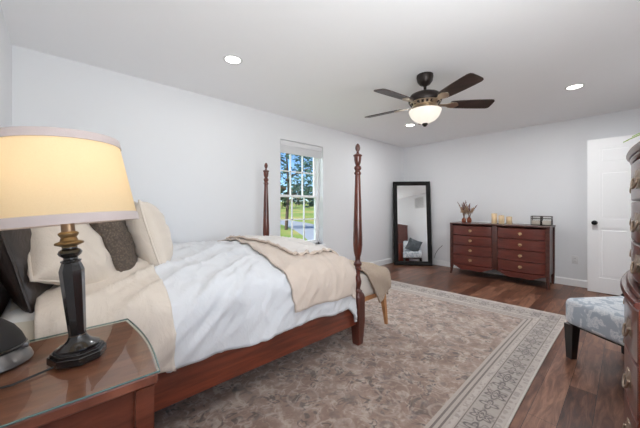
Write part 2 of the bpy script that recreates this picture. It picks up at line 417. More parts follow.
# ------------------------------------------------------------------ room shell
L, W, H = 5.80, 3.86, 2.44
WX0, WX1, WZ0, WZ1 = 2.56, 3.385, .56, 2.11          # window opening
bm = B(); box(bm, (-.15, -W - 1.6, -.12), (L + .15, .15, 0)); struct('floor', bm, M['floor'])
bm = B(); box(bm, (-.15, -W - 1.6, H), (L + .15, .15, H + .15)); struct('ceiling', bm, M['ceiling'])
bm = B(); box(bm, (-.15, -W, 0), (0, .15, H)); struct('wall_left', bm, M['wall'])
bm = B(); box(bm, (L, -W - 1.6, 0), (L + .15, .15, H)); struct('wall_far', bm, M['wall'])
bm = B()
box(bm, (0, 0, 0), (WX0, .20, H)); box(bm, (WX1, 0, 0), (L, .20, H)); box(bm, (WX0, 0, 0), (WX1, .20, WZ0)); box(bm, (WX0, 0, WZ1), (WX1, .20, H))
struct('wall_back', bm, M['wall'])
DX0, DX1, DZ = 4.68, 5.61, 2.07
VX0, VX1, VZ0, VZ1 = .22, 1.62, .78, 2.11  # opening for the added, unseen window
bm = B(); box(bm, (-.15, -W - .12, 0), (VX0, -W, H)); box(bm, (VX1, -W - .12, 0), (DX0, -W, H)); box(bm, (VX0, -W - .12, 0), (VX1, -W, VZ0)); box(bm, (VX0, -W - .12, VZ1), (VX1, -W, H)); box(bm, (DX1, -W - .12, 0), (L, -W, H)); box(bm, (DX0, -W - .12, DZ), (DX1, -W, H)); struct('wall_right', bm, M['wall'])
bm = B(); box(bm, (3.9, -W - 1.6, 0), (L, -W - 1.5, H)); box(bm, (3.9, -W - 1.5, 0), (4.0, -W - .12, H)); struct('wall_hall', bm, M['wall'])

def base(name, lo, hi, ax):
    bm = B(); t = .014; h = .105
    if ax == 'x':
        s = 1 if hi[1] > lo[1] else -1
        y = lo[1]; poly = [(y, 0), (y + s * t, 0), (y + s * t, h - .015), (y + s * .006, h), (y, h)]
        prism(bm, poly, 0, lo[0], hi[0])
    else:
        s = 1 if hi[0] > lo[0] else -1
        x = lo[0]; poly = [(x, 0), (x + s * t, 0), (x + s * t, h - .015), (x + s * .006, h), (x, h)]
        prism(bm, poly, 1, lo[1], hi[1])
    return struct(name, bm, M['trim'])
base('baseboard_left', (0, -W), (.1, 0), 'y')
base('baseboard_back', (0.016, 0), (L - .016, -.1), 'x')
base('baseboard_far', (L, -W), (L - .1, -.016), 'y')
base('baseboard_right', (.016, -W), (DX0 - .09, -W + .1), 'x')
bm = B()
box(bm, (DX0 - .075, -W, 0), (DX0, -W + .018, DZ + .075), .003); box(bm, (DX1, -W, 0), (DX1 + .075, -W + .018, DZ + .075), .003); box(bm, (DX0 - .075, -W, DZ), (DX1 + .075, -W + .018, DZ + .075), .003)
struct('trim_1', bm, M['trim'])

# window: sashes with six lights each, panes, sill
win = bpy.data.objects.new('window_1', None); COL.objects.link(win); win.location = ((WX0 + WX1) / 2, .09, WZ0); win['kind'] = 'structure'
cx = (WX0 + WX1) / 2
def wloc(v): return (v[0] - cx, v[1] - .09, v[2] - WZ0)
def wbox(bm, lo, hi, bev=0): box(bm, wloc(lo), wloc(hi), bev)
bm = B(); fy0, fy1 = .10, .19
wbox(bm, (WX0, fy0, WZ0), (WX0 + .028, fy1, WZ1)); wbox(bm, (WX1 - .028, fy0, WZ0), (WX1, fy1, WZ1)); wbox(bm, (WX0, fy0, WZ1 - .03), (WX1, fy1, WZ1)); wbox(bm, (WX0, fy0, WZ0), (WX1, fy1, WZ0 + .03))
obj('window_frame', bm, M['trim'], win, 0)
def sash(z0, z1, y0, y1):
    x0, x1 = WX0 + .028, WX1 - .028; s = .034; bm = B()
    wbox(bm, (x0, y0, z0), (x0 + s, y1, z1), .003); wbox(bm, (x1 - s, y0, z0), (x1, y1, z1), .003); wbox(bm, (x0 + s, y0, z0), (x1 - s, y1, z0 + s), .003); wbox(bm, (x0 + s, y0, z1 - s), (x1 - s, y1, z1), .003)
    g0, g1 = x0 + s, x1 - s
    for k in (1, 2):
        xm = g0 + (g1 - g0) * k / 3; wbox(bm, (xm - .008, y0 + .006, z0 + s), (xm + .008, y1 - .006, z1 - s))
    zm = (z0 + z1) / 2; wbox(bm, (g0, y0 + .006, zm - .008), (g1, y1 - .006, zm + .008))
    o = obj('window_sash', bm, M['trim'], win, 0)
    bm = B(); ym = (y0 + y1) / 2; wbox(bm, (g0, ym - .002, z0 + s), (g1, ym + .002, z1 - s)); obj('window_pane', bm, M['pane'], o, 0)
sash(1.30, WZ1 - .03, .148, .183); sash(WZ0 + .03, 1.335, .108, .143)
bm = B(); wbox(bm, (WX0 - .03, -.03, WZ0 - .022), (WX1 + .03, .11, WZ0), .004); obj('window_sill', bm, M['trim'], win)
win2 = bpy.data.objects.new('window_added', None); COL.objects.link(win2); win2['kind'] = 'structure'  # unseen window added behind the camera to let fill light in
bm = B(); y0, y1 = -W - .11, -W - .05
box(bm, (VX0, y0, VZ0), (VX0 + .04, y1, VZ1)); box(bm, (VX1 - .04, y0, VZ0), (VX1, y1, VZ1)); box(bm, (VX0, y0, VZ1 - .04), (VX1, y1, VZ1)); box(bm, (VX0, y0, VZ0), (VX1, y1, VZ0 + .04)); vm = (VX0 + VX1) / 2; box(bm, (vm - .03, y0, VZ0), (vm + .03, y1, VZ1)); zm = (VZ0 + VZ1) / 2; box(bm, (VX0, y0, zm - .02), (VX1, y1, zm + .02))
o = obj('window_frame', bm, M['trim'], win2, 0)
bm = B(); box(bm, (VX0 + .04, -W - .082, VZ0 + .04), (VX1 - .04, -W - .078, VZ1 - .04)); obj('window_pane', bm, M['pane'], o, 0)
bm = B(); box(bm, (VX0 - .03, -W - .06, VZ0 - .022), (VX1 + .03, -W + .03, VZ0), .004); obj('window_sill', bm, M['trim'], win2)
bl = thing('roller_blind', 'white blind drawn up at the top of the window', 'blind', (cx, .02, 1.925))
bm = B(); box(bm, (-.40, -.012, .105), (.40, .03, .18), .006); obj('headrail', bm, M['blind'], bl)
bm = B()
for k in range(9): box(bm, (-.398, -.004 + .002 * (k % 2), .002 + k * .0115), (.398, .022 + .002 * (k % 2), .0128 + k * .0115), .002, 1)
obj('gathered_shade', bm, M['blind'], bl)

# door leaf standing open along the far wall
dw, dh, dt = .915, 2.05, .036
dr = bpy.data.objects.new('door_1', None); COL.objects.link(dr); dr.location = (5.575, -W + .012, .012); dr['kind'] = 'structure'
# local: +y away from the hinge, x = thickness
bm = B(); box(bm, (.008, 0, 0), (dt - .008, dw, dh))
st, ml = .115, .10
rows = [(0, .20), (.86, .98), (1.62, 1.72), (1.93, dh)]
for x0, x1 in ((0, .009), (dt - .009, dt)):
    box(bm, (x0, 0, 0), (x1, st, dh)); box(bm, (x0, dw - st, 0), (x1, dw, dh)); box(bm, (x0, dw / 2 - ml / 2, 0), (x1, dw / 2 + ml / 2, dh))
    for a, b in rows:
        box(bm, (x0, st, a), (x1, dw / 2 - ml / 2, b)); box(bm, (x0, dw / 2 + ml / 2, a), (x1, dw - st, b))
    for a, b in ((.20, .86), (.98, 1.62), (1.72, 1.93)):
        for y0, y1 in ((st, dw / 2 - ml / 2), (dw / 2 + ml / 2, dw - st)):
            box(bm, (x0 + .003, y0 + .03, a + .03), (x1 - .002 if x1 < .02 else x1 - .003, y1 - .03, b - .03), .002, 1)
obj('door_leaf', bm, M['door'], dr, 0)
for s in (-1, 1):
    bm = B(); prof = [(.0, 0), (.031, 0), (.031, .006), (.014, .01), (.012, .03), (.022, .036), (.029, .048), (.027, .062), (.015, .068), (0, .069)]
    lathe(bm, prof, 24)
    bm.transform(Matrix.Translation((0 if s < 0 else dt, dw - .07, .93)) @ Matrix.Rotation(s * PI / 2, 4, 'Y')); k_ = obj('door_knob', bm, M['black_metal'], dr); k_['label'] = 'black door knob'
bm = B()
for z in (.2, 1.0, 1.8): box(bm, (-.006, -.010, z), (.03, .004, z + .09))
obj('hinge', bm, M['black_metal'], dr, 0)

# ------------------------------------------------------------------ outdoors
GZ = -.4
def gz(x, y):
    dd = max(0, math.hypot(x, y) - 30); return GZ + dd * .034
bm = B(); sheet(bm, lambda u, v: (lambda x, y: (x, y, gz(x, y)))(-30 + 130 * u, .6 + 120 * v), 60, 60); o = struct('ground', bm, M['grass'], smooth=60)
def atz(px, py, z):
    dv = FWD + RGT * ((px - 320) / 284) + Vector((0, 0, (206.5 - py) / 284)); t = (z - CAM.z) / dv.z; return CAM + dv * t
left = [(262, 218.5), (275, 219), (290, 220.5), (305, 222.5), (322, 226), (345, 233)]
right = [(262, 221), (275, 222.5), (285, 225.5), (294, 229.5), (304, 236), (318, 250)]
bm = B(); top = [atz(a, b, GZ + .02) for a, b in left]; bot = [atz(a, b, GZ + .02) for a, b in right]
rings(bm, [[a, b, b - Vector((0, 0, .04)), a - Vector((0, 0, .04))] for a, b in zip(top, bot)]); struct('path_drive', bm, M['drive'])

def leaves(bm, c, rad, n, size, squash=1.0):
    for _ in range(n):
        while True:
            p = Vector((random.uniform(-1, 1), random.uniform(-1, 1), random.uniform(-1, 1)))
            if p.length < 1: break
        p = Vector((p.x * rad, p.y * rad, p.z * rad * squash)) + Vector(c)
        a = Vector((random.gauss(0, 1), random.gauss(0, 1), random.gauss(0, 1))).normalized(); b = a.orthogonal().normalized(); s = size * random.uniform(.6, 1.3)
        vs = [bm.verts.new(p + a * s), bm.verts.new(p + b * s * .5), bm.verts.new(p - a * s), bm.verts.new(p - b * s * .5)]; bm.faces.new(vs)
def tree(name, label, loc, h, cr, n, size, leafm, low=.3, lobes=9, sd=1):
    random.seed(sd); t = thing(name, label, 'tree', loc, 0, None)
    bm = B(); tube(bm, [(0, 0, -.2), (.03 * h, 0, h * .4), (0, .02 * h, h * .95)], [h * .017, h * .012, h * .003], 10)
    for k in range(7):
        a = k * 2.4; z = h * (low + .08 * k); tube(bm, [(0, 0, z), (math.cos(a) * cr * .4, math.sin(a) * cr * .4, z + h * .06), (math.cos(a) * cr * .8, math.sin(a) * cr * .8, z + h * .09)], [h * .01, h * .006, h * .002], 6)
    obj('trunk', bm, M['bark'], t)
    bm = B()
    for k in range(lobes):
        a = k * 2.4; z = h * (low + (1 - low) * (k + .5) / lobes); rr = cr * (.65 if k < lobes - 2 else .25)
        leaves(bm, (math.cos(a) * rr, math.sin(a) * rr, z), cr * .5, n // lobes, size, .6)
    obj('foliage', bm, leafm, t, 0); return t
def at_t(px, t): p = CAM + (FWD + RGT * ((px - 320) / 284)) * t; return (p.x, p.y, gz(p.x, p.y))
tree('lawn_tree', 'large dark green tree on the lawn outside the window', at_t(286, 19), 7.2, 3.0, 3000, .15, M['tree_leaf'], .30, 12, 3)
tree('lawn_tree', 'green tree right of the large tree seen through the window', at_t(318, 26), 8.0, 2.4, 1300, .2, M['tree_leaf'], .28, 10, 5)
for k, (px, t_, h_, mt, lb) in enumerate([(268, 72, 5.4, 'far_leaf', 'brownish tree at the left end of the far row beyond the lawn'), (282, 64, 5.0, 'far_green', 'green tree second from the left in the far row'),
        (296, 73, 5.6, 'far_leaf', 'brownish tree third from the left in the far row'), (309, 65, 4.8, 'far_green', 'green tree at the right end of the far row')]):
    tree('distant_tree', lb, at_t(px, t_), h_, 1.7, 700, .40, M[mt], .15, 9, 20 + k)['group'] = 'trees along the far edge of the lawn'

# ------------------------------------------------------------------ bed
BY = -1.045; PX = 2.12; PN, PF = -1.76, -.33; HX = .058
bed = thing('four_poster_bed', 'cherry wood four-poster bed with turned posts', 'bed', (1.09, BY, 0))
def bl_(x, y, z=0): return (x - 1.09, y - BY, z)
RT = .008                                             # rug thickness under the feet
def post_mesh(bm, x, y, z0):
    ox, oy, _ = bl_(x, y)
    def sq(h, z, ch): 
        c = h - ch; return [(ox + a, oy + b, z) for a, b in ((h, -c), (h, c), (c, h), (-c, h), (-h, c), (-h, -c), (-c, -h), (c, -h))]
    rings(bm, [sq(.031, z0, .006), sq(.034, .02, .006), sq(.046, .20, .008), sq(.046, .405, .008), sq(.044, .425, .014), sq(.03, .445, .012)])
    prof = [(.036, .444), (.038, .452), (.026, .462), (.021, .475), (.024, .49), (.031, .515), (.032, .535), (.024, .565), (.020, .59), (.021, .625), (.030, .633), (.031, .645), (.024, .652), (.024, .66), (.033, .668), (.034, .685), (.026, .695), (.021, .71), (.022, .735), (.028, .755), (.035, .79),
            (.039, .84), (.0385, .90), (.036, .97), (.029, 1.214), (.0225, 1.40), (.022, 1.425), (.029, 1.432), (.030, 1.444), (.022, 1.452), (.020, 1.462), (.028, 1.472), (.031, 1.484), (.026, 1.497), (.016, 1.506), (.020, 1.513), (.026, 1.53), (.030, 1.56), (.0305, 1.578), (.037, 1.585), (.037, 1.593), (.020, 1.602)]
    lathe(bm, prof, 28, (ox, oy, 0))
def finial_mesh(bm, x, y):
    ox, oy, _ = bl_(x, y); lathe(bm, [(.018, 1.598), (.011, 1.612), (.010, 1.622), (.019, 1.638), (.0215, 1.655), (.017, 1.674), (.008, 1.687), (0, 1.692)], 24, (ox, oy, 0))
for x, y in ((PX, PN), (PX, PF), (HX + .005, PN), (HX + .005, PF)):
    bm = B(); post_mesh(bm, x, y, RT if x > 1 else 0); p = obj('bed_post', bm, M['bed_wood'], bed)
    bm = B(); finial_mesh(bm, x, y); obj('finial', bm, M['bed_wood'], p)
for y in (PN, PF):
    bm = B(); s = -1 if y == PN else 1
    box(bm, bl_(HX + .045, y - .016, .18), bl_(PX - .04, y + .016, .375), .006)
    obj('side_rail', bm, M['rail_wood_lit'], bed)
bm = B(); box(bm, bl_(PX - .016, PN + .04, .18), bl_(PX + .016, PF - .04, .375), .006); obj('foot_rail', bm, M['rail_wood_lit'], bed)
bm = B(); pts = [(PN + .04, .25)] + [(PN + .04 + (PF - PN - .08) * i / 24, .86 + .24 * math.sin(PI * i / 24) ** 1.6) for i in range(25)] + [(PF - .04, .25)]
prism(bm, [(a - BY, z) for a, z in pts], 0, HX - .02 - 1.09, HX + .02 - 1.09); obj('headboard', bm, M['bed_wood'], bed)
bm = B(); box(bm, bl_(HX + .03, PN + .02, .28), bl_(PX - .03, PF - .02, .45), .02); obj('box_spring', bm, M['mattress'], bed)
bm = B(); box(bm, bl_(HX + .03, PN + .03, .45), bl_(PX - .05, PF - .03, .735), .05, 4); obj('mattress', bm, M['mattress'], bed)

# a cloth lying over a rounded block
def drape(x, y, rect, r, top):
    x0, x1, y0, y1 = rect
    qx = min(max(x, x0), x1); qy = min(max(y, y0), y1); ex, ey = x - qx, y - qy; ov = math.hypot(ex, ey); z = top(qx, qy)
    if ov < 1e-6: return Vector((x, y, z)), Vector((0, 0, 1)), 0
    dx, dy = ex / ov, ey / ov; a = ov / r
    if a < PI / 2: return Vector((qx + dx * r * math.sin(a), qy + dy * r * math.sin(a), z - r * (1 - math.cos(a)))), Vector((dx * math.sin(a), dy * math.sin(a), math.cos(a))), ov
    dn = ov - r * PI / 2
    return Vector((qx + dx * (r + .05 * dn), qy + dy * (r + .05 * dn), z - r - dn)), Vector((dx, dy, 0)), ov
BRECT = (.10, 1.93, BY - .625, BY + .625); BR = .13
def btop(x, y):
    q = abs(y - BY) / .625; return .80 - (.075 if y < BY else .03) * q * q - .02 * max(0, (x - 1.6) / .35) ** 2
def wrinkle(x, y, amp=1):
    f = fb((x * 2.1 + y * 1.3, y * 1.2 - x * .8, 3.1), 1.6) * .020
    rdg = 1 - abs(fb((x * 3.2 - y * 4.2, y * 1.0 - x * .5, 7.7), 1.5)); f += rdg ** 5 * .032 * (1 - .65 * min(1, max(0, (x - 1.15) / .3)))
    rd2 = 1 - abs(fb((x * 7 - y * 5, y * 3 + x * 2.2, 1.7), 1.2)); f += rd2 ** 6 * .013
    rd3 = 1 - abs(fb((x * 9 - y * 11, y * 1.6 + x, 4.2), 1.0)); f += rd3 ** 5 * .007 * min(1, max(0, (BY - .45 - y) / .3))
    return f * amp
def cloth(name, mat, xr, yr, off, nx, ny, label=None, cat=None, thick=.012, wav=1, edge=None, parent=None, rect=BRECT, rad=BR, top=btop, hemwave=.012):
    bm = B()
    def fn(u, v):
        x = xr[0] + (xr[1] - xr[0]) * u; y = yr[0] + (yr[1] - yr[0]) * v
        if edge: x, y = edge(x, y, u, v)
        p, n, ov = drape(x, y, rect, rad, top)
        wv = wrinkle(x, y, wav)
        if ov > rad: 
            s = (ov - rad); wv += s * .07 * math.sin(x * 17 + y * 2 + 2 * fb((x * 2, 0, 0))) * wav * .7
            p.z += hemwave * fb((x * 3, 5, y * 2)) * min(1, s / .2)
        return p + n * (off + wv)
    sheet(bm, fn, nx, ny, uv=lambda u, v: (xr[0] + (xr[1] - xr[0]) * u, yr[0] + (yr[1] - yr[0]) * v))
    o = obj(name, bm, mat, parent, 70, thick=thick)
    if label: tag(o, label, cat)
    return o
HANG = .46
cloth('comforter', M['white_linen'], (.635, 1.93 + .36), (BRECT[2] - HANG + .035, BRECT[3] + HANG), .012, 110, 120, 'white wrinkled comforter spread over the bed', 'bedding', .022,
      edge=lambda x, y, u, v: (x, y if y > BRECT[2] else BRECT[2] - (BRECT[2] - y) * (1 - .10 * max(0, (1.0 - x)) )))
cloth('cream_coverlet', M['cream'], (.20, .665), (BRECT[2] - .40, BRECT[3] + .40), .030, 40, 110, 'cream linen coverlet folded at the head of the bed under the pillows', 'bedding', .016, 1.0)
cloth('bottom_sheet', M['sheet'], (.12, .40), (BRECT[2] - .30, BRECT[3] + .30), -.012, 20, 60, 'ivory sheet showing at the head of the bed below the dark pillow', 'sheet', .006, .6)
thr = thing('bed_throw', 'beige cotton throw laid across the foot of the bed', 'throw blanket', (1.7, BY, .8))
def thr_edge(x, y, u, v):
    k = (y - BRECT[2]) / 1.25; x0 = 1.37 + .16 * max(0, k) + .02 * math.sin(y * 5); return x0 + (2.10 - x0) * u, y
lo_ = cloth('lower_layer', M['throw'], (1.37, 2.10), (BRECT[2] - .318, BRECT[3] + .25), .036, 50, 100, thick=.010, wav=.9, edge=thr_edge)
def up_edge(x, y, u, v):
    k = (y - BRECT[2]) / 1.25; x0 = 1.60 - .06 * k; xx = x0 + (2.03 - x0) * u
    return xx + .012 * math.sin(y * 9 + u * 3), y + .03 * u * math.sin(u * 9)
up_ = cloth('folded_layer', M['throw_pale'], (1.40, 2.0), (BRECT[2] + .09, BRECT[3] - .05), .058, 50, 60, thick=.012, wav=1.0, edge=up_edge)
# rolled hem along the near edge of the folded layer
bm = B(); pts = []
for i in range(70):
    u = i / 69; x, y = up_edge(0, BRECT[2] + .09, u, 0); y -= .004; p, n, ov = drape(x, y, BRECT, BR, btop); p += n * (.052 + wrinkle(x, y, 1.0) + .006 * math.sin(u * 31)); p.y += .008 * math.sin(u * 23); pts.append(p)
tube(bm, pts, [.011 + .004 * math.sin(i * .7) for i in range(70)], 8); hm = obj('hem', bm, M['throw'], None, 60)
bm = B(); pts = []
for i in range(60):
    v = i / 59; y = BRECT[2] + .09 + 1.1 * v; x, y = up_edge(0, y, 0, v); p, n, ov = drape(x, y, BRECT, BR, btop); p += n * (.054 + wrinkle(x, y, 1.0)); pts.append(p)
tube(bm, pts, .010, 8); hm2 = obj('hem', bm, M['throw'], None, 60)
for o in (lo_, up_, hm, hm2): o.parent = thr; o.matrix_parent_inverse = Matrix.Translation(-Vector(thr.location))

def pillow(name, label, mat, c, w_, h_, t_, lean, yaw=0, pipe=None, sag=.03, sd=0, roll=0):
    r = thing(name, label, 'pillow', c, 0); r.rotation_euler = (R(roll), R(lean), R(yaw)); bm = B(); n = 40
    def shape(u, v, s):
        a, b = 2 * u - 1, 2 * v - 1
        ea = max(0, 1 - abs(a) ** 2.6) ** .55; eb = max(0, 1 - abs(b) ** 2.6) ** .55
        th = t_ / 2 * ea * eb
        pin = .06 * (a * a) * (1 - b * b) ; pin2 = .06 * (b * b) * (1 - a * a)
        y = a * w_ / 2 * (1 - .07 * (1 - b * b) * abs(a)); z = b * h_ / 2 * (1 - .07 * (1 - a * a) * abs(b))
        wr = (fb((a * 2 + sd, b * 2, s), 1.3) * .014 + (1 - abs(fb((a * 3 + b * 2 + sd, b * 2.5, s * 3), 1.2))) ** 4 * .010) * ea * eb
        return (s * (th + wr) - sag * (1 - b * b) * .3 + .008 * math.sin(a * 3 + sd) * abs(b), y, z)
    sheet(bm, lambda u, v: shape(u, v, 1), n, n); sheet(bm, lambda u, v: shape(u, v, -1), n, n); bmesh.ops.remove_doubles(bm, verts=bm.verts[:], dist=.0008)
    obj('cushion_body', bm, mat, r, 70)
    if pipe:
        pts = [shape(i / 30, 0, 1) for i in range(30)] + [shape(1, i / 30, 1) for i in range(30)] + [shape(1 - i / 30, 1, 1) for i in range(30)] + [shape(0, 1 - i / 30, 1) for i in range(30)]
        bm = B(); tube(bm, pts, .006, 6, True); obj('piping', bm, pipe, r, 60)
    return r
pillow('bed_pillow', 'dark charcoal sateen pillow against the headboard, behind the cream pillow', M['pillow_dark'], (.168, -1.375, .93), .62, .48, .15, -14, -4, M['pillow_dark'], sd=1)
pillow('bed_pillow', 'cream pillow with piped seam between the dark pillow and the tweed pillow', M['pillow_cream'], (.325, -1.43, .94), .47, .44, .22, -32, -34, M['pillow_cream'], sd=3, roll=-28)
pillow('bed_pillow', 'nubby brown-grey tweed pillow leaning between two cream pillows', M['tweed'], (.525, -1.19, .945), .58, .47, .20, -20, -12, M['tweed'], sd=5)
pillow('bed_pillow', 'large cream pillow farthest out from the headboard, beyond the tweed pillow', M['pillow_cream'], (.715, -1.10, .975), .66, .46, .24, -16, -8, M['pillow_cream'], sd=9)

# ------------------------------------------------------------------ rug
bm = B()
def rugp(u, v):
    y = -2.885 + RH * v; xr_ = 4.20 - .105 * v * (RH / 2.0); x = .02 + (xr_ - .02) * u
    return (x, y + .012 * (1 - u) - .006 * math.sin(u * 7), RT)
rs_ = sheet(bm, rugp, 24, 20, uv=lambda u, v: ((u - .5) * RW, (v - .5) * RH))
rug = obj('area_rug', bm, M['rug'], None, 0, thick=RT - .001, off=-1); tag(rug, 'large faded taupe Persian style rug on the hardwood floor', 'rug')

# ------------------------------------------------------------------ nightstand and what stands on it
NT_ = .70
ns = thing('nightstand', 'cherry wood nightstand with glass-protected top beside the bed', 'nightstand', (.25, -2.155, 0))
def topoly(x0, x1, y0, y1, bow, n=14):
    return [(x0, y0)] + [(x1 + bow * math.sin(PI * i / n), y0 + (y1 - y0) * i / n) for i in range(n + 1)] + [(x0, y1)]
bm = B(); prism(bm, topoly(-.235, .222, -.248, .248, .018), 2, NT_ - .038, NT_ - .007); o = obj('top', bm, M['stand_wood'], ns, 30)
b_ = o.modifiers.new('bevel', 'BEVEL'); b_.width = .006; b_.segments = 2; b_.limit_method = 'ANGLE'
bm = B(); prism(bm, topoly(-.235, .226, -.252, .252, .018), 2, NT_ - .0065, NT_); obj('glass_top', bm, M['glass_top'], ns, 30)['label'] = 'clear glass sheet over the top'
bm = B(); tube(bm, [(p[0], p[1], NT_ - .0033) for p in topoly(-.235, .2255, -.2515, .2515, .018)], .0026, 6, True); obj('glass_rim', bm, M['glass_edge'], ns, 60)
bm = B(); box(bm, (-.22, -.232, .16), (.195, -.212, NT_ - .038)); box(bm, (-.22, .212, .16), (.195, .232, NT_ - .038)); box(bm, (-.22, -.212, .16), (-.205, .212, NT_ - .038)); box(bm, (-.2, -.212, .16), (.19, .212, .18)); obj('carcass', bm, M['stand_side'], ns, 0)
for sx, sy in ((1, 1), (1, -1), (-1, 1), (-1, -1)):
    bm = B(); x = .19 if sx > 0 else -.205; y = sy * .226
    rings(bm, [[(x + a * h, y + b * h, z) for a, b in ((-1, -1), (1, -1), (1, 1), (-1, 1))] for z, h in ((RT, .015), (.14, .021), (.16, .022), (NT_ - .039, .022))]); obj('leg', bm, M['stand_side'], ns, 0)
pull_bm = B(); lathe(pull_bm, [(0, 0), (.02, 0), (.022, .004), (.008, .008), (.007, .016), (.014, .022), (.013, .03), (0, .033)], 16); pull_bm.transform(Matrix.Rotation(PI / 2, 4, 'Y'))
for k, (z0, z1) in enumerate(((.19, .415), (.425, .65))):
    bm = B(); prism(bm, topoly(.15, .197, -.2, .2, .014), 2, z0, z1); d_ = obj('drawer', bm, M['stand_wood'], ns, 30)
    for y in (-.1, .1):
        b2 = pull_bm.copy(); b2.transform(Matrix.Translation((.206, y, (z0 + z1) / 2))); obj('knob', b2, M['brass'], d_)

# table lamp, leaning a few degrees to the left
LX, LY = .310, -2.160
lamp = thing('table_lamp', 'lit table lamp with black faceted base and cream drum shade', 'lamp', (LX, LY, NT_))
TILT = Matrix.Translation((0, 0, .05)) @ Matrix.Rotation(R(-5.2), 4, FWD) @ Matrix.Translation((0, 0, -.05))
def octa(r, z): return [(r * math.cos(R(22.5 + 45 * k + 22.5)), r * math.sin(R(22.5 + 45 * k + 22.5)), z) for k in range(8)]
bm = B(); rings(bm, [octa(.068, 0), octa(.070, .002), octa(.070, .020), octa(.0685, .0215), octa(.064, .0215), octa(.064, .028), octa(.063, .029), octa(.058, .029), octa(.057, .034), octa(.052, .036)]); obj('plinth', bm, M['lamp_black'], lamp, 20)
bm = B(); lathe(bm, [(.053, .034), (.053, .038), (.046, .042), (.036, .048), (.027, .057), (.0225, .066), (.0215, .072)], 40); bm.transform(TILT); obj('flared_foot', bm, M['lamp_black'], lamp, 50)
bm = B(); lathe(bm, [(.0205, .068), (.0228, .070), (.0205, .072)], 32); bm.transform(TILT); obj('collar', bm, M['lamp_dull'], lamp)
bm = B(); rings(bm, [octa(.0205, .071), octa(.0215, .08), octa(.0265, .18), octa(.0300, .252), octa(.0305, .266), octa(.025, .284), octa(.022, .292)]); bm.transform(TILT); obj('shaft', bm, M['lamp_black'], lamp, 20)
bm = B(); lathe(bm, [(.022, .289), (.025, .294), (.025, .297), (.018, .300), (.017, .305), (.026, .313), (.0295, .320), (.026, .328), (.0185, .333), (.018, .338)], 40); bm.transform(TILT); obj('turned_neck', bm, M['lamp_black'], lamp, 40)
bm = B(); lathe(bm, [(.018, .336), (.019, .340), (.034, .346), (.0355, .349), (.034, .3525), (.022, .357), (.0185, .367), (.024, .375), (.025, .378), (.024, .381), (.018, .385)], 40); bm.transform(TILT); obj('gilt_collar', bm, M['lamp_gold'], lamp, 40)['label'] = 'worn gilt collar'
bm = B(); lathe(bm, [(.016, .382), (.0165, .386), (.0165, .47), (.012, .475), (.012, .52)], 24); bm.transform(TILT); obj('socket', bm, M['lamp_brass'], lamp)
SB, STP, RB, RT_ = .410, .660, .182, .147
bm = B(); lathe(bm, [(RB, SB), (RB + (RT_ - RB) * .5, (SB + STP) / 2), (RT_, STP)], 96, cap=False); bm.transform(TILT); obj('lamp_shade', bm, M['shade'], lamp, 60)['label'] = 'glowing cream linen shade'
for za, zb, hh in ((SB - .004, SB + .022, 0), (STP - .020, STP + .004, 0)):
    ra = RB + (RT_ - RB) * (za - SB) / (STP - SB); rb = RB + (RT_ - RB) * (zb - SB) / (STP - SB)
    bm = B(); pr_ = [(ra - .003, za), (ra + .003, za), (rb + .003, zb), (rb - .003, zb), (ra - .003, za)]; lathe(bm, pr_, 96, cap=False); bmesh.ops.remove_doubles(bm, verts=bm.verts[:], dist=1e-5); bm.transform(TILT); obj('shade_trim', bm, M['shade_trim'], lamp, 30)['label'] = 'mauve grey edge band'
bm = B(); lathe(bm, [(.012, .515), (.02, .53), (.03, .56), (.028, .585), (.015, .603), (0, .607)], 24); bm.transform(TILT); obj('bulb', bm, M['bulb'], lamp)
bm = B()
for k in range(3):
    a = k * 2 * PI / 3; tube(bm, [(0, 0, STP - .01), (RT_ * math.cos(a), RT_ * math.sin(a), STP - .004)], .0018, 6)
tube(bm, [(.014, 0, .47), (.055, 0, .52), (.06, 0, .60), (.02, 0, .672), (0, 0, STP - .008), (-.02, 0, .672), (-.06, 0, .60), (-.055, 0, .52), (-.014, 0, .47)], .002, 6); bm.transform(TILT); obj('harp', bm, M['lamp_brass'], lamp)
pl = bpy.data.lights.new('lamp_bulb', 'POINT'); pl.energy = LAMP_W; pl.color = (1, .87, .70); pl.shadow_soft_size = .06
po = bpy.data.objects.new('bulb_light', pl); COL.objects.link(po); po.parent = lamp; po.location = TILT @ Vector((0, 0, .565))
bm = B(); cp_ = [(-.055, -.040, .006), (-.13, -.075, .005), (-.17, -.07, .004), (-.22, -.045, .004), (-.262, -.01, .004)]
tube(bm, cp_, .003, 8); obj('cord', bm, M['cable'], lamp)['label'] = 'thin dark power cord'

ck = thing('bedside_speaker', 'dark domed bedside speaker on a silver base beside the lamp', 'speaker', (.10, -2.045, NT_))
bm = B(); lathe(bm, [(.108, 0), (.112, .003), (.108, .016), (.097, .032), (.088, .042)], 48, sx=.98, sy=.85); obj('silver_base', bm, M['silver'], ck, 50)
bm = B(); lathe(bm, [(.090, .040), (.096, .047), (.094, .056), (.086, .077), (.070, .103), (.046, .126), (.022, .137), (0, .140)], 48, sx=.98, sy=.85); obj('dome', bm, M['plastic_dark'], ck, 60)
bm = B(); lathe(bm, [(.094, .046), (.0985, .049), (.094, .053)], 48, sx=.98, sy=.85, cap=False); obj('rim', bm, M['lamp_black'], ck, 60)
bm = B(); box(bm, (.078, -.028, .036), (.100, -.004, .050), .003); obj('button', bm, M['silver'], ck)

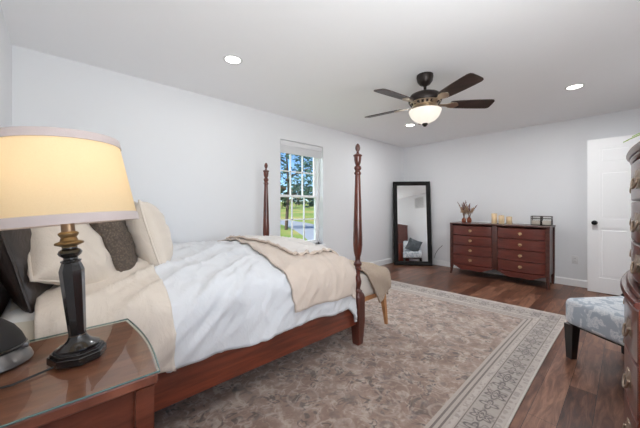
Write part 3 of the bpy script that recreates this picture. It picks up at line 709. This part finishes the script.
# ------------------------------------------------------------------ bench and its throw
bn = thing('bed_bench', 'upholstered bench with pale oak legs at the foot of the bed', 'bench', (2.43, -1.05, RT))
bm = B(); box(bm, (-.225, -.66, .325), (.215, .66, .545), .05, 4); obj('cushion', bm, M['bench_fabric'], bn, 60)
bm = B(); box(bm, (-.205, -.635, .288), (.185, -.61, .34), .004); box(bm, (-.205, .61, .288), (.185, .635, .34), .004); box(bm, (-.205, -.61, .288), (-.18, .61, .34), .004); box(bm, (.16, -.61, .288), (.185, .61, .34), .004); obj('apron', bm, M['oak'], bn)
for sx in (-1, 1):
    for sy in (-1, 1):
        bm = B(); x = -.195 if sx < 0 else .172
        rings(bm, [[(x + sx * .035 * (1 - t) + a * h, sy * (.618 + .025 * (1 - t)) + b * h, .345 * t) for a, b in ((-1, -1), (1, -1), (1, 1), (-1, 1))] for t, h in ((0, .0125), (.5, .018), (1, .024))]); obj('leg', bm, M['oak'], bn, 0)
BN = (2.245, 2.595, -1.665, -.43)
bm = B(); e1 = Vector((.857, .515)); e2 = Vector((-.515, .857))
def bth(u, v):
    p0 = Vector((2.435, BN[2] - .295)) + e1 * (.54 * u) + e2 * (.62 * v); p, n, ov = drape(p0.x, p0.y, BN, .055, lambda x, y: .553 + .018 * math.sin(x * 12) + .01 * fb((x * 5, y * 5, 0)))
    return p + n * (.030 + .016 * fb((u * 4, v * 4, 2), 1.3) + .006 * math.sin(u * 20))
sheet(bm, bth, 40, 50, uv=lambda u, v: (u * .54 / .1, v * .62 / .1)); o = obj('knit_throw', bm, M['knit'], None, 70, thick=.014, off=-1); tag(o, 'tan ribbed knit throw hung over the near end of the bench', 'throw blanket')

# ------------------------------------------------------------------ pulls
def bail_pull(w_, ornate):
    bm = B(); n = 36
    pts = []
    for i in range(n):
        a = 2 * PI * i / n
        r = w_ * (.5 + (.07 * math.cos(6 * a) if ornate else .02 * math.cos(8 * a))); pts.append((r * math.cos(a), r * .8 * math.sin(a)))
    rings(bm, [[(x * k, -y_, z * k) for x, z in pts] for k, y_ in ((1, 0), (1, .002), (.8, .004), (.45, .006), (.2, .010))])
    return bm
def bail_ring(w_):
    bm = B(); pts = [(w_ * .34 * math.cos(t), -.009 - .007 * math.sin(-t), w_ * .45 * math.sin(t)) for t in [PI - PI * 0 + PI * i / 14 for i in range(15)]]
    tube(bm, pts, w_ * .06, 8)
    for s in (-1, 1): tube(bm, [(s * w_ * .34, 0, 0), (s * w_ * .34, -.012, 0)], w_ * .085, 8)
    lathe(bm, [(0, 0), (w_ * .12, 0), (w_ * .1, .006), (0, .008)], 10, (0, 0, 0)); return bm

def slab_curve(bm, x0, x1, z0, z1, fy, back, n=18, bev=.003):
    """a drawer front following the curve y = fy(x)  (front is -y)"""
    rs = []
    for i in range(n + 1):
        x = x0 + (x1 - x0) * i / n; e = bev if i in (0, n) else 0; y = fy(x) + e
        rs.append([(x, back, z0), (x, y + bev, z0), (x, y, z0 + bev), (x, y, z1 - bev), (x, y + bev, z1), (x, back, z1)])
    rings(bm, rs, True, True)
def top_curve(bm, x0, x1, z0, z1, fy, back, over, n=30):
    rs = []
    for i in range(n + 1):
        x = x0 + (x1 - x0) * i / n; y = fy(x) - over; zm = (z0 + z1) / 2
        rs.append([(x, back, z0), (x, y + .008, z0), (x, y, zm - .003), (x, y, zm + .003), (x, y + .005, z1), (x, back, z1)])
    rings(bm, rs, True, True)

# long double dresser against the far wall; local front = -y
ds = thing('double_dresser', 'long mahogany dresser with eight bow-front drawers against the far wall', 'dresser', (5.545, -1.882, 0), -PI / 2)
DW = .688; DH = .88
def dfy(x):
    a = abs(x); t = (a - .35) / .31
    return -.225 - .046 * max(0, 1 - t * t)
bm = B(); top_curve(bm, -DW, DW, DH - .024, DH, lambda x: dfy(x), .225, .014); obj('top', bm, M['dresser_dark'], ds, 40)
bm = B(); box(bm, (-DW + .02, -.19, .16), (-DW + .045, .21, DH - .024)); box(bm, (DW - .045, -.19, .16), (DW - .02, .21, DH - .024)); box(bm, (-DW + .045, .195, .16), (DW - .045, .21, DH - .024)); box(bm, (-DW + .045, -.19, .16), (DW - .045, .195, .18)); box(bm, (-.012, -.19, .18), (.012, .195, DH - .024)); obj('carcass', bm, M['dresser_dark'], ds, 0)
bm = B(); box(bm, (-.035, -.228, .165), (.035, -.19, DH - .025), .003); obj('centre_stile', bm, M['dresser_dark'], ds)
zt = [.185 + .163 * k for k in range(5)]
pm, pr2 = bail_pull(.052, False), bail_ring(.046)
for s in (-1, 1):
    for k in range(4):
        x0, x1 = sorted((s * .042, s * .636)); bm = B(); slab_curve(bm, x0, x1, zt[k] + .004, zt[k + 1] - .004, dfy, -.19)
        d_ = obj('drawer', bm, M['dresser_wood'], ds, 40); zc = (zt[k] + zt[k + 1]) / 2; xc = s * .345
        b2 = pm.copy(); b3 = pr2.copy(); me_ = bpy.data.meshes.new('t'); b3.to_mesh(me_); b2.from_mesh(me_); bpy.data.meshes.remove(me_); b3.free()
        b2.transform(Matrix.Translation((xc, dfy(xc) + .0005, zc))); obj('pull', b2, M['brass'], d_, 50)
    # serpentine apron
    bm = B(); n = 40; rs = []
    for i in range(n + 1):
        x = s * (.035 + (.64 - .035) * i / n); t = i / n
        zb = .085 + .05 * abs(math.cos(PI * t * 1.0)) ** 1.2 + .018 * math.cos(4 * PI * t) * (1 if 0 < t < 1 else 1)
        zb = min(zb, .165); y = dfy(x) + .004
        rs.append([(x, y + .022, zb), (x, y, zb), (x, y, .182), (x, y + .022, .182)])
    rings(bm, rs, True, True); obj('apron', bm, M['dresser_wood'], ds, 40)
    bm = B(); x = s * .662
    rings(bm, [[(x + s * sp0 + a * h, -.212 - sp0 + b * h, z) for a, b in ((-1, -1), (1, -1), (1, 1), (-1, 1))] for z, h, sp0 in ((0, .013, .012), (.05, .015, .004), (.14, .022, 0), (.2, .024, 0), (DH - .025, .024, 0))]); obj('leg', bm, M['dresser_dark'], ds, 30)
    bm = B(); rings(bm, [[(x + a * h, .19 + b * h, z) for a, b in ((-1, -1), (1, -1), (1, 1), (-1, 1))] for z, h in ((0, .014), (.14, .020), (.2, .022), (DH - .025, .022))]); obj('leg', bm, M['dresser_dark'], ds, 30)

def vase(x, y, label, sd, h):
    random.seed(sd); t = thing('bud_vase', label, 'vase', (x, y, DH), 0, 'terracotta vases with dried grasses')
    bm = B(); lathe(bm, [(.026, 0), (.034, .006), (.037, h * .4), (.033, h * .7), (.018, h * .86), (.019, h)], 24); obj('vessel', bm, M['terracotta'], t, 50)
    for k in range(9):
        a = k * 2.4 + sd; sp_ = random.uniform(.04, .12); hh = random.uniform(.10, .19) + h if k % 2 else random.uniform(.19, .27) + h
        e = Vector((math.cos(a) * sp_, math.sin(a) * sp_, hh)); mid = Vector((e.x * .3, e.y * .3, hh * .6)); bm = B()
        tube(bm, [(0, 0, h * .6), mid, e], .0022, 5); d0 = (e - mid).normalized()
        o = obj('dried_stem', bm, M['stem'], t); bm = B()
        for q in range(70):
            f = random.random(); p = mid.lerp(e, .2 + f * .9); dd = Vector((random.gauss(0, 1), random.gauss(0, 1), random.gauss(.4, .7))).normalized(); ln = (.042 if k % 2 else .020) * (1.1 - f * .6)
            tube(bm, [p, p + dd * ln], [.0026, .0008], 4)
        obj('plume', bm, M['plume'] if k % 2 else M['plume_dark'], o, 60)
vase(5.56, -1.335, 'small terracotta vase of dried grasses, left one on the dresser', 3, .085)
vase(5.54, -1.430, 'small terracotta vase of dried grasses, right one on the dresser', 8, .10)
for x, y, h, r_, lb in ((5.55, -1.815, .165, .041, 'tallest ivory pillar candle on the dresser'), (5.63, -1.895, .135, .038, 'ivory pillar candle behind, between the tall and front candles'), (5.50, -1.93, .135, .040, 'ivory pillar candle standing in front of the candle group'), (5.57, -2.02, .118, .040, 'shortest ivory pillar candle at the right of the group')):
    t = thing('pillar_candle', lb, 'candle', (x, y, DH), 0, 'pillar candles on the dresser')
    bm = B(); lathe(bm, [(r_ - .003, 0), (r_, .004), (r_, h - .006), (r_ - .004, h), (r_ - .008, h - .004), (0, h - .010)], 28); obj('wax', bm, M['candle'], t, 40)
    bm = B(); tube(bm, [(0, 0, h - .012), (.001, 0, h + .006)], .0022, 6); obj('wick', bm, M['candle_base'], t)
def gbox(x, y, label):
    t = thing('glass_box', label, 'box', (x, y, DH), 0, 'glass boxes on the dresser'); a, b, h = .050, .058, .138; bm = B(); r_ = .0035
    for z in (r_, h * .72, h - r_):
        for s in (-1, 1): box(bm, (-a, s * b - r_, z - r_), (a, s * b + r_, z + r_)); box(bm, (s * a - r_, -b, z - r_), (s * a + r_, b, z + r_))
    for s in (-1, 1):
        for q in (-1, 1): box(bm, (s * a - r_, q * b - r_, 0), (s * a + r_, q * b + r_, h))
    obj('metal_frame', bm, M['bronze'], t, 0)
    bm = B(); box(bm, (-a + .001, -b + .001, .004), (a - .001, b - .001, h - .004)); obj('glass_panels', bm, M['box_glass'], t, 0)
    bm = B(); box(bm, (-a + .008, -b + .008, .008), (a - .008, b - .008, .07), .004); obj('card_stack', bm, M['bench_fabric'], t)
gbox(5.57, -2.372, 'left of two small metal-framed glass boxes on the dresser'); gbox(5.575, -2.497, 'right of two small metal-framed glass boxes on the dresser')

# ------------------------------------------------------------------ tall chest at the right edge; local front = +y here (built turned by pi)
tcx, tcy = 2.29, -3.585
tc_ = thing('chest_on_chest', 'tall mahogany chest on chest with bow-front drawers by the right wall', 'chest of drawers', (tcx, tcy, 0), PI)
def cfy(hw, y0, bow): return lambda x: y0 - bow * (1 - (x / hw) ** 2)
lowf = cfy(.42, -.258, .036); upf = cfy(.40, -.236, .036)
bm = B(); box(bm, (-.425, -.255, .09), (-.40, .225, .78)); box(bm, (.40, -.255, .09), (.425, .225, .78)); box(bm, (-.40, .21, .09), (.40, .225, .78)); box(bm, (-.40, -.235, .09), (.40, .21, .11)); obj('lower_case', bm, M['chest_side_lit'], tc_, 0)
bm = B(); box(bm, (-.405, -.232, .82), (-.38, .225, 1.37)); box(bm, (.38, -.232, .82), (.405, .225, 1.37)); box(bm, (-.38, .21, .82), (.38, .225, 1.37)); box(bm, (-.38, -.215, .82), (.38, .21, .835)); obj('upper_case', bm, M['chest_wood'], tc_, 0)
bm = B(); top_curve(bm, -.44, .44, .775, .80, lowf, .23, .014); top_curve(bm, -.425, .425, .80, .822, lowf, .23, -.006); obj('waist_moulding', bm, M['chest_wood'], tc_, 40)
bm = B(); top_curve(bm, -.412, .412, 1.365, 1.385, upf, .23, .004); top_curve(bm, -.425, .425, 1.385, 1.412, upf, .23, .016); obj('cornice', bm, M['chest_wood'], tc_, 40)
pm, pr2 = bail_pull(.098, True), bail_ring(.082)
def add_pull(xc, yc, zc, nx, par):
    b2 = pm.copy(); b3 = pr2.copy(); me_ = bpy.data.meshes.new('t'); b3.to_mesh(me_); b2.from_mesh(me_); bpy.data.meshes.remove(me_); b3.free()
    b2.transform(Matrix.Translation((xc, yc, zc)) @ Matrix.Rotation(nx, 4, 'Z')); obj('pull', b2, M['pewter'], par, 50)
for zs, f_, hw, bk in (((.12, .335, .55, .765), lowf, .398, -.22), ((.842, 1.005, 1.185, 1.36), upf, .378, -.20)):
    for a, b in zip(zs, zs[1:]):
        bm = B(); slab_curve(bm, -hw, hw, a + .004, b - .004, f_, bk, 24, .004); d_ = obj('drawer', bm, M['chest_wood'], tc_, 40)
        for s in (-1, 1): add_pull(s * .28, f_(s * .28), (a + b) / 2, s * .19, d_)
bm = B()
top_curve(bm, -.42, .42, .075, .118, lowf, .2, .004); obj('base_moulding', bm, M['chest_wood'], tc_, 40)
for sx in (-1, 1):
    for sy in (-1, 1):
        bm = B(); x = sx * .385; y = -.225 if sy < 0 else .19
        rings(bm, [[(x + a * h, y + b * h, z) for a, b in ((-1, -1), (1, -1), (1, 1), (-1, 1))] for z, h in ((0, .024), (.05, .028), (.08, .036))]); obj('foot', bm, M['chest_wood'], tc_, 0)

pt = thing('potted_plant', 'potted plant with long bright green leaves on the tall chest', 'plant', (2.20, -3.56, 1.412))
bm = B(); lathe(bm, [(.05, 0), (.055, .004), (.07, .09), (.074, .10), (.066, .102), (.062, .088), (0, .086)], 28); obj('pot', bm, M['pot'], pt, 40)
bm = B(); lathe(bm, [(.061, .085), (.05, .092), (0, .095)], 20); obj('soil', bm, M['soil'], pt)
random.seed(4)
tips = [(.0, .272, .045), (.10, .20, .10), (-.10, .245, .05), (-.30, .12, .06), (.2, .1, .1), (-.2, -.05, .14), (.15, -.12, .12), (0, -.15, .1), (-.1, .1, .2), (.06, .12, .2), (-.2, .16, .02), (.06, .245, .02)]
for tx, ty, tz in tips:
    bm = B(); p0 = Vector((0, 0, .09)); p2 = Vector((tx, ty, tz)); p1 = (p0 + p2) / 2 + Vector((0, 0, .055)); sd_ = (p2 - p0).cross(Vector((0, 0, 1))).normalized()
    rs = []
    for i in range(13):
        t = i / 12; p = p0 * (1 - t) ** 2 + p1 * 2 * t * (1 - t) + p2 * t * t; w_ = .021 * math.sin(PI * (.12 + .88 * t)) + .0008; u_ = Vector((0, 0, .0012))
        rs.append([p - sd_ * w_ + u_ * 3, p + u_ * 0, p + sd_ * w_ + u_ * 3, p + u_ * 1.5])
    rings(bm, rs, True, True); obj('leaf', bm, M['leaf'], pt, 60)

# ------------------------------------------------------------------ slipper chair
fx, fy_ = .60, .80
ang = math.atan2(fy_, fx) - PI / 2                     # local +y = facing
C1 = Vector((3.145, -2.962)); CW, CDp = .56, .55
cc = C1 + Vector((fy_, -fx)) * (CW / 2) - Vector((fx, fy_)) * (CDp / 2)
ch = thing('slipper_chair', 'armless chair in pale blue-grey patterned fabric with black legs', 'chair', (cc.x, cc.y, 0), ang)
bm = B(); box(bm, (-CW / 2, -CDp / 2 + .03, .262), (CW / 2, CDp / 2, .455), .04, 4)
for v_ in bm.verts:
    if v_.co.z > .4: v_.co.z += .018 * (1 - (v_.co.x / (CW / 2)) ** 2)
obj('seat', bm, M['damask'], ch, 60)
bm = B(); box(bm, (-CW / 2 + .03, -CDp / 2 + .06, .25), (CW / 2 - .05, CDp / 2 - .05, .275), .004); obj('seat_frame', bm, M['black_wood'], ch)
bm = B(); box(bm, (-CW / 2, -CDp / 2 - .01, .30), (CW / 2, -CDp / 2 + .11, .86), .04, 4)
for v_ in bm.verts: v_.co.y -= (v_.co.z - .3) * .10; v_.co.z -= .03 * (v_.co.x / (CW / 2)) ** 2 if v_.co.z > .7 else 0
obj('backrest', bm, M['damask'], ch, 60)
for sx in (-1, 1):
    for y, spl in ((CDp / 2 - .038, .006), (-CDp / 2 + .08, -.03)):
        bm = B(); x = sx * (CW / 2 - .038)
        rings(bm, [[(x + a * h, y + spl * (1 - t) + b * h, .262 * t) for a, b in ((-1, -1), (1, -1), (1, 1), (-1, 1))] for t, h in ((0, .022), (1, .034))]); obj('leg', bm, M['black_wood'], ch, 0)
cp = pillow('scatter_cushion', 'dark slate checked cushion propped on the patterned chair', M['slate'], (0, 0, 0), .42, .42, .15, -22, 0, M['slate'], sd=12)
pos = Vector((cc.x, cc.y)) + Vector((fx, fy_)) * (-.12) + Vector((fy_, -fx)) * .05
cp.location = (pos.x, pos.y, .678); cp.rotation_euler = (R(24), R(-20), ang + PI / 2)

# ------------------------------------------------------------------ leaning mirror
MY, MT = R(41.2), R(6.0)
mr = thing('floor_mirror', 'tall dark-framed mirror leaning in the far corner', 'mirror', (5.395, -.445, 0))
nrm = Vector((-math.cos(MY), -math.sin(MY), 0)); side = Vector((-nrm.y, nrm.x, 0))      # side: to the right seen from the room
mr.rotation_euler = (-MT, 0, math.atan2(side.y, side.x))
# local x = side, local -y = out of the glass, z up the mirror
MWd, MHt, FW, FD = .725, 1.665, .082, .030
def frame_prof(bm):
    prof = [(0, .012), (0, -FD + .006), (.010, -FD), (.030, -FD + .003), (.046, -FD + .012), (.060, -FD + .010), (.074, -FD + .016), (FW, -.004), (FW, .012)]
    corners = [(-MWd / 2, 0), (MWd / 2, 0), (MWd / 2, MHt), (-MWd / 2, MHt)]; inn = [(1, 1), (-1, 1), (-1, -1), (1, -1)]
    rs = [[(cx_ + ix * a, b, cz_ + iz * a) for a, b in prof] for (cx_, cz_), (ix, iz) in zip(corners, inn)]
    rs.append(rs[0]); rings(bm, rs, True, False); bmesh.ops.remove_doubles(bm, verts=bm.verts[:], dist=1e-6)
bm = B(); frame_prof(bm); fr_ = obj('frame', bm, M['mirror_frame'], mr, 25)
bm = B(); box(bm, (-MWd / 2 + FW - .004, -.006, FW - .004), (MWd / 2 - FW + .004, 0, MHt - FW + .004)); obj('mirror_glass', bm, M['mirror'], mr, 0)
bm = B(); box(bm, (-MWd / 2 + .01, .001, .01), (MWd / 2 - .01, .011, MHt - .01)); obj('back_panel', bm, M['mirror_frame'], mr, 0)
mr.location.z = .006
bm = B(); tube(bm, [(5.775, -.70, .14), (5.76, -.72, .22), (5.765, -.76, .29), (5.78, -.80, .35), (5.79, -.84, .385), (5.794, -.845, .40)], .004, 8); o = obj('power_cord', bm, M['cable']); tag(o, 'thin black cord against the far wall beside the mirror', 'cord')

# ------------------------------------------------------------------ outlet, vent
def outlet(loc, label, rz):
    t = thing('wall_outlet', label, 'outlet', loc, rz)   # local -x faces the room
    bm = B(); box(bm, (-.006, -.036, -.058), (0, .036, .058), .003); obj('cover_plate', bm, M['plastic_white'], t)
    for s in (-1, 1):
        bm = B(); lathe(bm, [(0, 0), (.017, 0), (.017, .002), (0, .003)], 20); bm.transform(Matrix.Translation((-.0055, 0, s * .021)) @ Matrix.Rotation(-PI / 2, 4, 'Y')); o = obj('receptacle', bm, M['plastic_white'], t)
        bm = B()
        for y in (-.006, .006): box(bm, (-.0095, y - .0012, s * .021 - .004), (-.0078, y + .0012, s * .021 + .006))
        obj('slots', bm, M['slot'], o, 0)
outlet((L, -2.785, .385), 'white duplex outlet low on the far wall beside the door', 0)
vt = thing('return_vent', 'white louvred vent high on the right wall', 'vent', (3.20, -W, 1.95))
bm = B(); 
for lo, hi in (((-.2, 0, 0), (.2, .012, .03)), ((-.2, 0, .37), (.2, .012, .40)), ((-.2, 0, .03), (-.17, .012, .37)), ((.17, 0, .03), (.2, .012, .37))): box(bm, lo, hi, .002, 1)
obj('vent_frame', bm, M['plastic_white'], vt, 0)
bm = B(); box(bm, (-.17, .0005, .03), (.17, .002, .37)); obj('duct_backing', bm, M['vent_grey'], vt, 0)
bm = B()
for k in range(16): z = .035 + k * .021; rings(bm, [[(x, .003, z + .012), (x, .010, z), (x, .012, z + .002), (x, .005, z + .014)] for x in (-.17, .17)])
obj('louvres', bm, M['plastic_white'], vt, 0)

# ------------------------------------------------------------------ ceiling fan
FX, FY = 2.895, -1.962
fan = thing('ceiling_fan', 'five-blade dark ceiling fan with a lit frosted bowl', 'ceiling fan', (FX, FY, H + .03))
bm = B(); lathe(bm, [(.076, 0), (.078, -.02), (.070, -.06), (.048, -.092), (.020, -.105), (.016, -.112)], 40, (0, 0, -.03)); obj('canopy', bm, M['bronze'], fan, 50)
bm = B(); lathe(bm, [(.0135, -.10), (.0135, -.20)], 20); obj('downrod', bm, M['bronze'], fan)
bm = B(); lathe(bm, [(.03, -.185), (.035, -.195), (.09, -.205), (.135, -.225), (.152, -.25), (.155, -.285), (.148, -.30)], 56); obj('motor_housing', bm, M['bronze'], fan, 50)
bm = B(); lathe(bm, [(.146, -.298), (.142, -.302), (.115, -.335), (.10, -.342), (.12, -.35), (.128, -.362), (.10, -.372)], 56); o = obj('vent_band', bm, M['nickel'], fan, 50)
bm = B()
for k in range(20):
    a = 2 * PI * k / 20; bx = Matrix.Rotation(a, 4, 'Z') @ Matrix.Translation((.129, 0, -.319)) @ Matrix.Rotation(R(40), 4, 'Y'); b2 = B(); box(b2, (-.002, -.011, -.013), (.004, .011, .013), .001, 1); b2.transform(bx); me_ = bpy.data.meshes.new('t'); b2.to_mesh(me_); bm.from_mesh(me_); bpy.data.meshes.remove(me_); b2.free()
obj('vent_slots', bm, M['bronze'], o, 0)
bm = B(); lathe(bm, [(.145, -.374), (.151, -.378), (.149, -.388), (.140, -.415), (.122, -.445), (.096, -.470), (.062, -.489), (.028, -.499), (.012, -.501)], 64); obj('light_bowl', bm, M['opal'], fan, 60)['label'] = 'glowing frosted glass bowl'
bm = B(); lathe(bm, [(.10, -.366), (.147, -.371), (.153, -.376), (.147, -.380)], 56); obj('bowl_rim', bm, M['nickel'], fan, 50)
bm = B(); lathe(bm, [(.012, -.496), (.026, -.502), (.028, -.511), (.018, -.521), (.012, -.530), (0, -.533)], 24); obj('finial', bm, M['bronze'], fan)
base_a = math.atan2(RGT.y, RGT.x)
for k in range(5):
    a = base_a + R(-2 + 72 * k)
    out = [(.235, .050), (.26, .056), (.33, .062), (.42, .068), (.53, .072), (.605, .072), (.628, .066), (.638, .050), (.640, 0)]
    pl_ = [(x, w_) for x, w_ in out] + [(x, -w_) for x, w_ in out[-2::-1]]
    bm = B(); prism(bm, pl_, 2, -.004, .004); bm.transform(Matrix.Rotation(a, 4, 'Z') @ Matrix.Translation((0, 0, -.318)) @ Matrix.Rotation(R(-13), 4, 'X')); obj('blade', bm, M['blade'], fan, 30)
    bm = B(); ir = [(.105, .028), (.15, .016), (.20, .018), (.24, .040), (.285, .042), (.31, .018), (.32, 0)]; pl_ = ir + [(x, -w_) for x, w_ in ir[-2::-1]]
    prism(bm, pl_, 2, -.0115, -.0045); bm.transform(Matrix.Rotation(a, 4, 'Z') @ Matrix.Translation((0, 0, -.318)) @ Matrix.Rotation(R(-13), 4, 'X')); obj('blade_iron', bm, M['nickel'], fan, 30)
# ------------------------------------------------------------------ recessed ceiling lights
def can(x, y, label, power):
    t = thing('recessed_light', label, 'ceiling light', (x, y, H), 0, 'recessed ceiling lights')
    bm = B(); lathe(bm, [(.062, -.001), (.064, -.006), (.082, -.004), (.084, 0)], 40, cap=False); obj('trim_ring', bm, M['plastic_white'], t, 60)
    bm = B(); lathe(bm, [(0, -.001), (.063, -.001), (.063, -.003), (0, -.0035)], 40); obj('lens', bm, M['lens'], t, 60)
    a = bpy.data.lights.new('can_light', 'AREA'); a.shape = 'DISK'; a.size = .12; a.energy = power; a.color = (.97, .985, 1)
    ao = bpy.data.objects.new('can_light', a); COL.objects.link(ao); ao.parent = t; ao.location = (0, 0, -.008)
can(1.385, -.97, 'recessed ceiling light above the bed', CAN_NEAR); can(4.317, -2.92, 'recessed ceiling light nearest the door', CAN_DOOR); can(4.33, -.99, 'recessed ceiling light just below the fan, toward the mirror corner', CAN_FAR)
